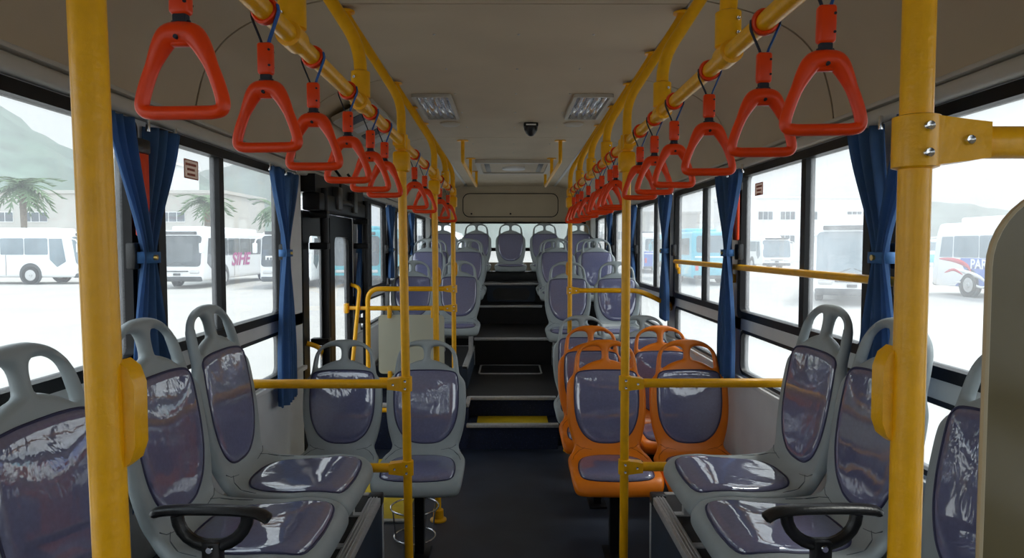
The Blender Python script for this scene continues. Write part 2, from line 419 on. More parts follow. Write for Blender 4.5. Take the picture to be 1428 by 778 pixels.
for side in (-1, 1):
    for i in range(len(cb) - 1):
        a, c = cb[i] + .006, cb[i + 1] - .006
        pr = [(side * x, z) for x, z in CV]; pr2 = [(side * (x + .010), z + .010) for x, z in CV]
        b = MB(); b.prism(pr + pr2[::-1], 'y', a, c); b.build('cove_panel', 'cream', ceil)
    b = MB(); b.rbox(*sorted((side * .63, side * .662)), Y0, YR, ZC - .006, ZC + .008, .003); b.build('light_strip', 'alu', ceil)
for k, side in enumerate((-1, 1)):
    b = MB(); b.rbox(*sorted((side * 1.128, side * 1.172)), Y0, YR, 1.888, 1.932, .012, 3); b.rbox(*sorted((side * 1.122, side * 1.16)), Y0, YR, 1.936, 1.95, .004)
    struct(b.build('trim_%d' % (9 + k), 'cream_trim'))

# rear wall with window, front wall with windscreen
b = MB(); b.box(-1.25, 1.25, YR, YR + .08, -.06, 1.26); b.box(-1.25, 1.25, YR, YR + .08, 1.43, 1.47); b.box(-1.25, 1.25, YR, YR + .08, 1.84, 2.5)
for s in (-1, 1): b.box(*sorted((s * 1.08, s * 1.25)), YR, YR + .08, 1.26, 1.84)
rw = struct(b.build('wall_rear', 'cream'))
b = MB(); b.prism(rrect(-.69, .69, 1.93, 2.26, .09), 'y', YR - .008, YR); pn = b.build('service_panel', 'cream', rw)
b = MB(); frame_prism(b, rrect(-.70, .70, 1.92, 2.27, .10), rrect(-.688, .688, 1.932, 2.258, .09), 'y', YR - .009, YR); b.build('gasket', 'seam_black', rw)
for x in (-.57, .0): b = MB(); b.lathe([(.014, -.012), (.014, 0)], (x, YR - .008, 1.97), 10, 'y'); b.build('lock', 'black_plastic', rw)
b = MB(); b.rbox(-1.1, 1.1, YR - .05, YR, 1.825, 1.85, .006); b.build('ledge', 'black_metal', rw)
wr = struct(link('window_%d' % (wn_id + 1), None, None, (0, YR + .04, 0)))
b = MB(); b.box(-1.08, 1.08, -.003, .003, 1.47, 1.84); b.build('pane', 'pane_clean', wr)
b = MB(); b.box(-1.08, 1.08, -.003, .003, 1.26, 1.43); b.build('pane', 'pane_clean', wr)
b = MB(); b.box(-1.08, 1.08, -.04, .03, 1.425, 1.475); b.build('crossbar', 'black_metal', wr)
b = MB(); b.box(-1.25, 1.25, Y0 - .08, Y0, -.06, 1.0); b.box(-1.25, 1.25, Y0 - .08, Y0, 1.95, 2.5)
for s in (-1, 1): b.box(*sorted((s * 1.12, s * 1.25)), Y0 - .08, Y0, 1.0, 1.95)
struct(b.build('wall_front', 'wall_grey'))
wf = struct(link('window_%d' % (wn_id + 2), None, None, (0, Y0 - .04, 0)))
b = MB(); b.box(-1.12, 1.12, -.003, .003, 1.0, 1.95); b.build('pane', 'pane_clean', wf)

# folding door
dr = struct(link('door_1', None, None, (-1.19, 0, 0)))
b = MB(); b.box(-.02, .10, DOOR[0], DOOR[1], 1.80, 1.90); b.rbox(.02, .12, DOOR[0] + .02, DOOR[1] - .02, 1.70, 1.80, .01); b.build('header', 'black_metal', dr)
for (a, c) in ((3.80, 4.36), (4.38, 5.0)):
    b = MB(); frame_prism(b, rrect(a, c, .02, 1.70, .01), rrect(a + .11, c - .11, .16, 1.56, .05), 'x', -.015, .022); lf = b.build('leaf', 'black_metal', dr)
    b = MB(); b.prism(rrect(a + .10, c - .10, .15, 1.57, .05), 'x', -.003, .003); b.build('pane', 'pane', lf)
    g = MB(); g.tube(fillet([(.02, a + .05, .95), (.09, a + .08, .92), (.09, a + .36, .62), (.02, a + .40, .60)] if a < 4 else [(.02, c - .05, 1.22), (.09, c - .08, 1.20), (.09, c - .36, .62), (.02, c - .40, .60)], .04), .014); g.build('grab_handle', 'yellow', lf)
for yy in (3.92, 5.03):
    b = MB(); b.tube([(.11, yy, .01), (.11, yy, 1.83)], .024, 14); sh = b.build('shaft', 'black_metal', dr)
    k = MB()
    for z in (.35, .95, 1.5, 1.68): k.rbox(.03, .135, yy - .03, yy + .03, z - .02, z + .02, .006)
    k.build('hinge_arm', 'black_metal', sh)
b = MB(); b.tube([(.09, 3.95, 1.76), (.13, 4.4, 1.77), (.10, 5.0, 1.76)], .012, 8)
for yy in (4.2, 4.62): b.rbox(.05, .14, yy - .05, yy + .05, 1.72, 1.86, .01)
b.build('mechanism', 'black_plastic', dr)
for yy in (4.33, 4.70): b = MB(); b.tube([(.10, yy, 1.86), (.11, yy, 1.93), (.07, yy - .03, 1.99)], .009, 8); b.build('bracket', 'black_metal', dr)

# ------------------------------------------------------------------ seats
def catmull(ctl, n=8, closed=False):
    P = [Vector(p) for p in ctl]; m = len(P); out = []
    for i in range(m if closed else m - 1):
        g = (lambda k: P[k % m]) if closed else (lambda k: P[min(max(k, 0), m - 1)])
        p0, p1, p2, p3 = g(i - 1), g(i), g(i + 1), g(i + 2)
        for k in range(n):
            t = k / n
            out.append(.5 * ((2 * p1) + (p2 - p0) * t + (2 * p0 - 5 * p1 + 4 * p2 - p3) * t * t + (3 * p1 - p0 - 3 * p2 + p3) * t ** 3))
    if not closed: out.append(P[-1])
    return out
def resample(P, step, closed):
    P = list(P) + ([P[0]] if closed else []); L = [0]
    for i in range(1, len(P)): L.append(L[-1] + (P[i] - P[i - 1]).length)
    n = max(6, round(L[-1] / step)); out = []; j = 0
    for k in range(n + (0 if closed else 1)):
        d = L[-1] * k / n
        while j < len(L) - 2 and L[j + 1] < d: j += 1
        t = (d - L[j]) / max(L[j + 1] - L[j], 1e-9); out.append(P[j].lerp(P[j + 1], t))
    return out
def mirror_loop(half):
    H = [Vector(p) for p in half]; return H + [Vector((-p.x, p.y)) for p in reversed(H[1:-1])]
def inside(p, loop):
    c = False; n = len(loop); j = n - 1
    for i in range(n):
        a, b2 = loop[i], loop[j]
        if (a.y > p.y) != (b2.y > p.y) and p.x < (b2.x - a.x) * (p.y - a.y) / (b2.y - a.y) + a.x: c = not c
        j = i
    return c
def bdist(p, loops):
    best = 9
    for L in loops:
        n = len(L)
        for i in range(n):
            a = L[i]; ab = L[(i + 1) % n] - a; t = max(0, min(1, (p - a).dot(ab) / ab.length_squared)); d = (p - a - ab * t).length
            if d < best: best = d
    return best
def sheet(loops, rings, grid):
    """2D triangulation of loops[0] minus the rest; returns verts, tris, distance to boundary"""
    pts = []; edges = []
    for L in loops:
        k = len(pts); pts += L; edges += [(k + i, k + (i + 1) % len(L)) for i in range(len(L))]
    nb = len(pts); extra = []
    def ok(p): return inside(p, loops[0]) and not any(inside(p, h) for h in loops[1:])
    for L in loops:
        for d in rings:
            for i in range(len(L)):
                t = (L[(i + 1) % len(L)] - L[i - 1]).normalized()
                for sg in (1, -1):
                    p = L[i] + Vector((-t.y, t.x)) * (d * sg)
                    if ok(p) and bdist(p, loops) > d * .93: extra.append(p)
    xs = [p.x for p in loops[0]]; ys = [p.y for p in loops[0]]
    x = min(xs)
    while x < max(xs):
        y = min(ys)
        while y < max(ys):
            p = Vector((x, y))
            if ok(p) and bdist(p, loops) > rings[-1] * 1.25: extra.append(p)
            y += grid
        x += grid
    V, E, F, *_ = delaunay_2d_cdt(pts + extra, edges, [], 0, 1e-6)
    F = [f for f in F if ok((V[f[0]] + V[f[1]] + V[f[2]]) / 3)]
    D = [bdist(v, loops) for v in V]
    return V, F, D
PROF = resample(catmull([(.125, .60), (.104, .50), (.073, .31), (.044, .14), (.022, .06), (-.025, .015), (-.10, .0), (-.20, -.002), (-.300, .006), (-.354, 0), (-.380, -.028), (-.385, -.075)], 10), .004, False)
PL = .004 * 0
_L = [0.0]
for i in range(1, len(PROF)): _L.append(_L[-1] + (PROF[i] - PROF[i - 1]).length)
PTOT = _L[-1]
def smap(u, s, off):
    d = max(0, min(PTOT, s)); k = min(len(PROF) - 2, int(d / PTOT * (len(PROF) - 1)))
    t = (d - _L[k]) / (_L[k + 1] - _L[k]); p = PROF[k].lerp(PROF[k + 1], t)
    a = PROF[max(0, k - 3)]; c = PROF[min(len(PROF) - 1, k + 4)]; tn = (c - a).normalized()
    nrm = Vector((tn.y, -tn.x))        # towards the sitter / up
    w = (u / .21) ** 2
    depth = .018 * w if .2 < s < .62 else .018 * w * max(0, min(1, (s - .05) / .15)) if s <= .2 else .016 * w * max(0, min(1, (.966 - s) / .12))
    q = p + nrm * (off + depth - .012)
    return (u, q.x, q.y)
OUT = resample(mirror_loop(resample(catmull([(0, 0), (.05, .003), (.10, .020), (.140, .052), (.158, .09), (.166, .14), (.172, .182), (.188, .203), (.203, .23), (.208, .29), (.207, .38), (.197, .46), (.180, .525), (.172, .555), (.184, .59), (.206, .635), (.213, .70), (.216, .80), (.217, .90), (.213, .962), (.20, 1.011), (.17, 1.026), (.08, 1.030), (0, 1.031)], 8), .010, False)), .0105, True)
HOLE = [Vector(p) for p in [(.020, .060), (.034, .040), (.075, .037), (.113, .051), (.131, .076), (.137, .115), (.139, .148), (.130, .151), (.09, .128), (.05, .113), (.026, .107), (.019, .095)]]
HR = resample(catmull(HOLE, 5, True), .0085, True); HL = [Vector((-p.x, p.y)) for p in reversed(HR)]
BCUSH = resample(mirror_loop(catmull([(0, .162), (.07, .163), (.13, .169), (.154, .180), (.164, .205), (.168, .27), (.167, .345), (.156, .42), (.127, .485), (.082, .526), (.04, .539), (0, .541)], 8)), .011, True)
SCUSH = resample(mirror_loop(catmull([(0, .618), (.06, .622), (.112, .640), (.143, .672), (.162, .73), (.173, .83), (.173, .908), (.160, .940), (.10, .953), (0, .957)], 8)), .011, True)
def shell_mesh(name, m):
    T, RR = .019, .020
    V, F, D = sheet([OUT, HR, HL], [.004, .011, .020], .026)
    def th(d): q = min(1, d / RR); return T * math.sqrt(max(0, 1 - (1 - q) ** 2))
    b = MB(); n = len(V)
    front = [smap(v.x, v.y, th(d)) for v, d in zip(V, D)]
    idx = list(range(n)); vs = front[:]
    for i, (v, d) in enumerate(zip(V, D)):
        if d > 1e-4: idx[i] = len(vs); vs.append(smap(v.x, v.y, -th(d)))
    b.add(vs, [f for f in F] + [(idx[f[2]], idx[f[1]], idx[f[0]]) for f in F])
    return b.mesh(name, m, 60)
def cush_mesh(loop, name, m, lift, dome):
    V, F, D = sheet([loop], [.005, .014, .028], .034)
    vs = [smap(v.x, v.y, lift + dome * math.sqrt(max(0, 1 - (1 - min(1, d / .028)) ** 2)) + dome * .9 * min(1, d / .12)) for v, d in zip(V, D)]
    b = MB(); b.add(vs, F)
    me = b.mesh(name, m, 80)
    return me
me_shell = {'grey': shell_mesh('shell', 'shell_grey')}
me_shell['orange'] = me_shell['grey'].copy(); me_shell['orange'].materials[0] = MATS['shell_orange']
me_bc = cush_mesh(BCUSH, 'back_cushion', 'cushion', .017, .009)
me_sc = cush_mesh(SCUSH, 'seat_cushion', 'cushion', .017, .014)
def rim_mesh(loop):
    b = MB(); b.tube([smap(p.x, p.y, .0195) for p in loop], .0036, 6, True); return b.mesh('piping', 'piping')
me_br, me_sr = rim_mesh(BCUSH), rim_mesh(SCUSH)
SEAM = [Vector((u, .586 - .9 * u * u - (.012 if abs(u) > .14 else 0))) for u in [k * .02 - .16 for k in range(17)]]
SEAM2 = [[(.118 * sg, .570), (.150 * sg, .59), (.178 * sg, .635), (.190 * sg, .69)] for sg in (1, -1)]
def seam_mesh(m):
    b = MB(); b.tube([smap(p.x, p.y, .0183) for p in SEAM], .0017, 5)
    for q in SEAM2: b.tube([smap(u, s, .0183) for u, s in q], .0017, 5)
    return b.mesh('seam', m)
me_seam = {'grey': seam_mesh('seam_dark'), 'orange': seam_mesh('seam_orange')}
def frame_mesh():
    b = MB(); b.box(-.15, .15, -.33, -.04, -.05, -.02)
    for x in (-.13, .13): b.box(x - .015, x + .015, -.36, -.02, -.065, -.045)
    return b.mesh('under_frame', 'black_metal')
me_fr = frame_mesh()
def pedestal_mesh(h, kind):
    b = MB()
    if kind == 'post':
        b.box(-.022, .022, -.25, -.20, -h + .01, -.05); b.rbox(-.05, .05, -.30, -.15, -h, -h + .012, .003)
    elif kind == 'low':       # low brackets on a wheel box
        b.prism([(-.33, -.06), (-.33, -h + .006), (-.36, -h + .006), (-.36, -h), (-.06, -h), (-.06, -h + .006), (-.30, -h + .006), (-.30, -.075), (-.12, -.075), (-.12, -h + .006), (-.09, -h + .006), (-.09, -.06)], 'x', -.015, .015)
    return b.mesh('pedestal' if kind == 'post' else 'bracket', 'black_metal' if kind == 'post' else 'alu')
PEDS = {}
def seat(x, y, zpan, base, rz, colour, label, group=None, kind='post'):
    h = zpan - base; key = (round(h, 3), kind)
    if kind != 'none' and key not in PEDS: PEDS[key] = pedestal_mesh(h, kind)
    t = thing('bus_seat', label, 'seat', (x, y, base), rz, group)
    up = (0, 0, h)
    link('shell', me_shell[colour], t, up); link('seam', me_seam[colour], t, up)
    bc = link('back_cushion', me_bc, t, up); link('piping', me_br, bc)
    sc = link('seat_cushion', me_sc, t, up); link('piping', me_sr, sc)
    link('under_frame', me_fr, t, up)
    if kind == 'post': link('pedestal', PEDS[key], t, up)
    elif kind == 'low':
        for x_ in (-.13, .13): link('bracket', PEDS[key], t, (x_, 0, h))
    return t
D1, D2 = 'door side', 'opposite the door'
ORD = ['grey side-facing seat beside the yellow crossbars, %s, on the wheel box', 'grey side-facing seat, middle of three on the wheel box, %s, beside black armrest', 'grey side-facing seat on the wheel box, %s, farthest of three from the crossbars']
for i, (y, xl, xr) in enumerate(((2.295, -.912, .94), (1.86, -.900, .925), (1.37, -.89, .915))):
    seat(xl, y, .705, .526, R(90), 'grey', ORD[i] % D1, None, 'low')
    seat(xr, y, .705, .526, R(-90), 'grey', ORD[i] % D2, None, 'low')
seat(-.455, 3.48, .405, 0, 0, 'grey', 'grey seat beside the aisle over the wire basket, ahead of the door')
seat(-.893, 3.48, .405, 0, 0, 'grey', 'grey seat beside the blue curtain just ahead of the folding door')
for i, y in enumerate((3.48, 4.12)):
    w_ = ('front', 'second')[i]
    seat(.49, y, .405, 0, 0, 'orange', 'orange priority seat beside the aisle, %s orange row' % w_)
    seat(.925, y, .405, 0, 0, 'orange', 'orange priority seat beside the wall, %s orange row' % w_)
seat(.50, 4.755, .405, 0, 0, 'grey', 'grey seat beside the aisle directly behind the orange seats')
seat(.935, 4.755, .405, 0, 0, 'grey', 'grey seat beside the wall directly behind the orange seats')
seat(.505, 6.02, .765, .526, 0, 'grey', 'raised grey aisle seat on wheel box, opposite the door, behind the curved bar', None, 'low')
seat(.945, 6.02, .765, .526, 0, 'grey', 'raised grey window seat on wheel box, opposite the door, behind the curved bar', None, 'low')
seat(-.50, 6.42, .765, .526, 0, 'grey', 'raised grey aisle seat on wheel box behind the cream partition', None, 'low')
seat(-.94, 6.42, .765, .526, 0, 'grey', 'raised grey window seat on wheel box behind the cream partition', None, 'low')
for sd, x1, x2, ys, nm in ((-1, -.50, -.94, (7.62, 8.22), D1), (1, .51, .95, (7.48, 8.20), D2)):
    for i, y in enumerate(ys):
        rw_ = ('first', 'second')[i]
        bz = .60 if y < 7.8 else .81
        seat(x1, y, .99, bz, 0, 'grey', 'grey aisle seat on the rear floor, %s, %s row above the wheel box' % (nm, rw_))
        seat(x2, y, .99, bz, 0, 'grey', 'grey window seat on the rear floor, %s, %s row above the wheel box' % (nm, rw_))
RL = ['back row grey seat by the door-side window', 'back row grey seat between the centre seat and door-side window seat', 'centre grey seat of the back row facing straight down the aisle',
      'back row grey seat between the centre seat and window seat opposite the door', 'back row grey seat by the window opposite the door']
for i in range(5): seat(-.95 + .475 * i, 9.42, 1.225, 1.158, 0, 'grey', RL[i], 'back row seats', 'none')
b = MB(); b.rbox(-1.15, 1.15, 9.07, 9.45, 1.04, 1.158, .01); tag(b.build('seat_plinth', 'black_rubber'), 'long black plinth carrying the back row of seats', 'plinth')

# ------------------------------------------------------------------ rails, poles, bars
RX, RZ, PR = .42, 1.885, .0165
def clamp_collar(b, x, y, z, ax, dirs):
    """sleeve round a pole with tapered ears towards dirs"""
    b.lathe([(PR + .001, -.029), (PR + .007, -.027), (PR + .007, .027), (PR + .001, .029)], (x, y, z), 18, ax)
    for d in dirs:
        d = Vector(d)
        up = Vector((0, 0, 1)) if abs(d.z) < .5 else Vector((1, 0, 0))
        sd = d.cross(up)
        vs = []
        for t, hh, ww in ((.012, .026, .019), (.045, .022, .018), (.068, .0185, .0215)):
            for a, c in ((1, 1), (1, -1), (-1, -1), (-1, 1)): vs.append(Vector((x, y, z)) + d * t + up * (hh * a) + sd * (ww * c))
        f = [(3, 2, 1, 0), (8, 9, 10, 11)]
        for i in range(2):
            for k in range(4): f.append((i * 4 + k, i * 4 + (k + 1) % 4, i * 4 + 4 + (k + 1) % 4, i * 4 + 4 + k))
        b.add(vs, f)
def bolts(parent, pts, d=(0, -1, 0), r=.0055):
    for p in pts:
        b = MB(); b.lathe([(r, .002), (r, -.006), (r * .85, -.0078), (r * .35, -.006)], p, 10, 'y'); b.build('bolt', 'chrome', parent)
def strut_path(side, y, zlow):
    return fillet([(side * RX, y, zlow), (side * RX, y, 2.035), (side * .618, y, 2.345), (side * .622, y, 2.36)], .06, 6)
RAIL = {-1: ((.45, 4.86), [1.28, 1.86, 4.30]), 1: ((.45, 4.93), [1.39, 1.98, 3.10, 3.68, 4.27])}
for side in (-1, 1):
    (ya, yb), br = RAIL[side]
    nm = D1 if side < 0 else D2
    t = thing('overhead_rail', 'long yellow overhead hand rail with ceiling brackets, %s' % nm, 'hand rail', (side * RX, ya, RZ))
    o = Vector((-side * RX, -ya, -RZ))
    b = MB(); b.tube([(0, 0, 0), (0, yb - ya, 0)], PR, 18); b.build('rail', 'yellow', t)
    for y in br:
        b = MB(); b.tube([Vector(p) + o for p in strut_path(side, y, RZ + .01)], .0175, 14); k = b.build('bracket', 'yellow', t)
        f = MB(); f.lathe([(.034, .0), (.034, .006), (.022, .010)], (side * (.622 - RX), y - ya, 2.358 - RZ), 14); f.build('flange', 'yellow', k)
        c = MB(); clamp_collar(c, 0, y - ya, 0, 'y', []); c.lathe([(.0175, .012), (.0255, .016), (.0255, .082), (.0175, .086)], (0, y - ya, 0), 18); c.build('clamp', 'yellow', t)
        bolts(t, [(side * .012, y - ya - .0215, .064), (side * .012, y - ya - .0215, .036)], r=.004)
def pole(side, y, lean, label, base=0.0, button=True, wallbars=()):
    t = thing('grab_pole', label, 'pole', (side * RX + lean, y, base))
    b = MB(); P = [Vector((side * RX + lean, y, base))] + [Vector(p) for p in strut_path(side, y, RZ - .02)]
    o = Vector((-side * RX - lean, -y, -base))
    b.tube([p + o for p in P], PR, 20); b.build('tube', 'yellow', t)
    f = MB(); f.lathe([(.045, 0), (.045, .008), (.03, .016), (.028, .06), (PR, .066)], (0, 0, 0), 20); f.build('base_flange', 'yellow', t)
    f = MB(); f.lathe([(.034, .0), (.034, .006), (.022, .010)], (side * .622 - side * RX - lean, 0, 2.358 - base), 14); f.build('ceiling_flange', 'yellow', t)
    c = MB(); clamp_collar(c, -lean, 0, RZ - base, 'z', [(0, -1, 0), (0, 1, 0)]); c.rbox(-lean - .03, -lean + .03, -.03, .03, RZ - base - .11, RZ - base - .034, .012); c.build('rail_clamp', 'yellow', t)
    if button:
        zz = 1.335 - base; fr = 1 - zz / (RZ - base); xx = -lean * (1 - fr) - side * PR * .75
        q = MB(); pr = [(0, -.054), (.010 * -side, -.046), (.0155 * -side, -.030), (.0155 * -side, .030), (.010 * -side, .046), (0, .054)]
        q.prism([(xx + p[0], zz + p[1]) for p in pr], 'y', .000, .024); q.build('stop_button', 'yellow', t)
    return t
pole(-1, .655, .03, 'thick yellow grab pole with stop button beside the side-facing seats, door side')
pole(1, .742, .0, 'yellow grab pole holding the driver partition bar, opposite the door')
pole(-1, 2.555, .02, 'yellow grab pole carrying two crossbars beside the wheel box, door side', button=False)
pole(1, 2.565, .0, 'yellow grab pole carrying two crossbars beside the wheel box, opposite the door', button=False)
pole(-1, 3.665, .012, 'yellow grab pole standing behind the wire basket seat')
pole(-1, 4.86, .008, 'yellow grab pole at the aisle end of the cream partition')
pole(1, 4.93, .0, 'yellow grab pole between orange and grey seats with a curved bar')
def crossbar(side, y, z, lean, x_end, label, group=None, bend=None):
    zf = 1 - z / RZ
    px = side * RX + lean * zf
    t = thing('crossbar', label, 'hand rail', (px, y, z), 0, group)
    L = side * x_end - px
    pts = [(side * .05, 0, 0), (L, 0, 0)] if not bend else fillet([(side * .05, 0, 0), (side * (bend[0]) - px, 0, 0), (side * bend[1] - px, bend[3], bend[2] - z)], .08, 6)
    b = MB(); b.tube(pts, .0175, 16); b.build('tube', 'yellow', t)
    c = MB(); clamp_collar(c, 0, 0, 0, 'z', [(side, 0, 0)]); c.build('clamp', 'yellow', t)
    e = pts[-1]; k = MB(); k.lathe([(.034, -.004), (.034, .004)], (e[0], e[1], e[2]), 14, 'x'); k.build('wall_flange', 'yellow', t)
    bolts(t, [(0, -.0195, .014), (0, -.0195, -.014), (side * .046, -.0145, 0)])
    return t
for side, y, ln, nm in ((-1, 2.555, .02, D1), (1, 2.565, .0, D2)):
    crossbar(side, y, .980, ln, 1.165, 'upper yellow crossbar behind the side-facing seats, %s' % nm)
    crossbar(side, y, .658, ln, 1.165, 'lower yellow crossbar behind the side-facing seats, %s' % nm)
crossbar(1, .742, 1.612, 0, 1.165, 'yellow crossbar above the brown driver partition')
crossbar(1, 4.93, 1.178, 0, 1.165, 'yellow bar curving down to the wall over grey seats', bend=(.93, 1.165, 1.06, .05))
# long bar along the windows opposite the door
t = thing('window_bar', 'long yellow hand rail along the windows opposite the door', 'hand rail', (1.146, 1.98, 1.392))
b = MB(); b.tube([(0, 0, 0), (0, 2.80, 0)], .015, 16); b.build('tube', 'yellow', t)
for y in (.06, 1.60, 2.76):
    b = MB(); b.tube([(0, y, 0), (.002, y, -.035), (.012, y, -.055)], .011, 10); b.rbox(.008, .024, y - .018, y + .018, -.085, -.04, .004); b.build('bracket', 'yellow', t)
# partition next to the door
t = thing('partition', 'yellow tube partition with cream panel beside the folding door', 'partition', (-.415, 4.86, 0))
b = MB(); b.tube(fillet([(-.05, 0, 1.195), (-.615, 0, 1.195), (-.615, 0, 0.0)], .09, 8), .0175, 16); b.build('frame', 'yellow', t)
for z in (1.056, .54, .32):
    b = MB(); b.tube([(-.05, 0, z), (-.60, 0, z)], .0165, 14); b.build('bar', 'yellow', t)
for z in (1.195, 1.056):
    b = MB(); clamp_collar(b, 0, 0, z, 'z', [(-1, 0, 0)]); b.build('clamp', 'yellow', t); bolts(t, [(0, -.0195, z + .014), (0, -.0195, z - .014), (-.046, -.0145, z)])
b = MB(); b.tube([(-.60, 0, 1.056), (-.77, .02, 1.056)], .014, 10); b.rbox(-.785, -.755, -.02, .05, 1.02, 1.09, .006); b.build('wall_bracket', 'yellow', t)
b = MB(); b.prism(rrect(-.54, -.07, .585, 1.008, .03), 'y', -.006, .006); b.build('panel', 'panel_cream', t)
for x in (-.46, -.15):
    for z in (1.035, .565):
        b = MB(); b.rbox(x - .014, x + .014, -.024, .024, z - .05, z + .04, .006); b.build('clip', 'yellow', t)
# driver partition
t = thing('driver_partition', 'glossy brown partition panel with rounded corner under the crossbar', 'partition', (.50, .735, .30))
pl = [(0, 0), (.68, 0), (.68, 1.262)] + [(.085 - .085 * math.sin(R(a)), 1.177 + .085 * math.cos(R(a))) for a in range(0, 91, 9)]
b = MB(); b.prism(pl, 'y', -.004, .004); b.build('panel', 'panel_brown', t)
b = MB(); b.tube([(p[0], 0, p[1]) for p in pl[2:]] + [(0, 0, 0)], .0042, 8); b.build('edge_trim', 'panel_edge', t)
for x in (.2, .52): b = MB(); b.rbox(x - .02, x + .02, -.022, .032, 1.21, 1.33, .006); b.build('clip', 'yellow', t)
b = MB(); b.tube([(.03, .01, -.30), (.03, .01, .10)], .015, 10); b.tube([(.62, .01, -.30), (.62, .01, .10)], .015, 10); b.build('support', 'yellow', t)
# rear ceiling grab rails
for side in (-1, 1):
    t = thing('ceiling_rail', 'short yellow grab rail on three posts under the rear ceiling, %s' % (D1 if side < 0 else D2), 'hand rail', (side * .405, 5.7, ZC))
    b = MB(); b.tube(fillet([(0, 0, -.002), (0, 0, -.175), (0, 2.35, -.175), (0, 2.35, -.002)], .05), .016, 14); b.build('rail', 'yellow', t)
    b = MB(); b.tube([(0, 1.15, -.175), (0, 1.15, -.002)], .016, 12); b.build('post', 'yellow', t)
    for y in (0, 1.15, 2.35): b = MB(); b.lathe([(.048, -.008), (.048, -.001)], (0, y, 0), 16); b.build('flange', 'yellow', t)

# ------------------------------------------------------------------ strap handles
def strap_proto():
    t = thing('strap_handle', 'red triangular strap handle', 'strap handle', (0, 0, RZ))
    # clip ring round the rail
    b = MB(); b.tube([(math.cos(a) * .0195, .003 * math.sin(a * 2), math.sin(a) * .0195) for a in [k * math.pi / 10 for k in range(20)]], .0042, 8, True, flat=1.7); b.build('clip', 'red', t)
    b = MB(); b.tube(fillet([(.023, -.003, .008), (.025, -.003, -.004), (.005, 0, -.052), (.004, 0, -.07)], .01), .0018, 8, flat=3.2, up=(1, 0, 0)); b.build('webbing', 'strap_blue', t)
    b = MB(); b.tube(fillet([(-.023, .003, .004), (-.024, .003, -.01), (-.006, 0, -.052), (-.004, 0, -.07)], .01), .0016, 8, flat=3.0, up=(1, 0, 0)); b.build('webbing', 'strap_black', t)
    b = MB(); b.rbox(-.0125, .0125, -.0085, .0085, -.104, -.052, .005, 3); sl = b.build('sleeve', 'red', t)
    k = MB()
    for z in (-.065, -.09): k.lathe([(.002, -.0095), (.002, .0095)], (.009, 0, z), 8, 'y')
    k.build('rivet', 'strap_black', sl)
    b = MB(); b.rbox(-.009, .009, -.006, .006, -.118, -.102, .003); b.tube([(-.008, 0, -.112), (-.014, 0, -.124)], .004, 8); b.tube([(.008, 0, -.112), (.014, 0, -.124)], .004, 8); b.build('loop', 'strap_black', t)
    # rounded triangular grip
    ctl = [(0, -.126), (.016, -.129), (.028, -.146), (.042, -.178), (.0505, -.205), (.050, -.2175), (.040, -.2215), (.02, -.222), (0, -.222)]
    half = catmull(ctl, 6); pts = [(p.x, 0, p.y) for p in half] + [(-p.x, 0, p.y) for p in reversed(half[1:-1])]
    rr = []
    for p in pts:
        z = p[2]; rr.append(.0086 + (.0060 * max(0, (z + .165) / .04) if z > -.165 else 0))
    b = MB(); b.tube(pts, rr, 12, True, up=(0, 1, 0)); b.rbox(-.017, .017, -.008, .008, -.142, -.121, .006, 3); g = b.build('grip', 'red', t)
    k = MB(); k.lathe([(.0028, -.0145), (.0028, .0145)], (0, 0, -.1335), 10, 'y'); k.build('pin', 'strap_black', g)
    return t
sp = strap_proto()
LS = [.848, 1.137, 1.41, 1.71, 1.985, 2.21, 2.90, 3.25, 3.96, 4.47]
RS = [.958, 1.19, 1.515, 1.833, 2.08, 2.305, 2.83, 2.985, 3.25, 3.41, 3.80, 4.16, 4.4, 4.66]
ORDN = 'first second third fourth fifth sixth seventh eighth ninth tenth eleventh twelfth thirteenth fourteenth'.split()
first = True
for side, ys in ((-1, LS), (1, RS)):
    for k_, y in enumerate(ys):
        o = sp if first else copy_tree(sp); first = False
        o.location = (side * RX, y, RZ); o.rotation_euler = (random.uniform(-.03, .03), 0, random.uniform(-.10, .10))
        nm = D1 if side < 0 else D2
        tag(o, 'red triangular strap handle, %s from the driver end of the overhead rail, %s' % (ORDN[k_], nm), 'strap handle', 'strap handles, ' + nm)

# ------------------------------------------------------------------ armrests, basket
def armrest(side, label):
    t = thing('armrest', label, 'armrest', (side * .735, 1.615, .526))
    b = MB()
    P = [(-.138, .329), (-.125, .336), (-.06, .340), (.05, .338), (.11, .330), (.138, .314)]
    pts = [(side * -p[0] * -1 * (1), 0, p[1]) for p in P]
    b.tube(catmull([(-side * p[0], 0, p[1]) for p in P], 4), [.007] + [.012] * 19 + [.007], 12, flat=1.9, up=(0, 0, 1)); b.build('pad', 'black_plastic', t)
    b = MB(); b.tube([(side * .085 * math.cos(a), 0, .326 - .075 * math.sin(a)) for a in [k * math.pi / 12 for k in range(13)]], .014, 10, flat=1.1, up=(0, 1, 0)); b.build('arc_support', 'black_plastic', t)
    b = MB(); b.rbox(-.022, .022, -.018, .018, .0, .265, .006); b.rbox(-.05, .05, -.03, .03, 0, .012, .003); b.build('post', 'black_plastic', t)
    b = MB(); b.lathe([(.009, -.022), (.007, -.026)], (0, 0, .25), 12, 'y'); b.build('bolt', 'chrome', t)
armrest(-1, 'black armrest between side-facing grey seats on the door side')
armrest(1, 'black armrest between side-facing grey seats opposite the door')
t = thing('wire_basket', 'round steel wire basket holder on the floor below the grey aisle seat', 'basket', (-.505, 3.44, 0))
for r, z in ((.105, .012), (.122, .165)):
    b = MB(); b.tube([(r * math.cos(a), r * math.sin(a), z) for a in [k * math.pi / 16 for k in range(32)]], .0048, 8, True); b.build('ring', 'chrome', t)
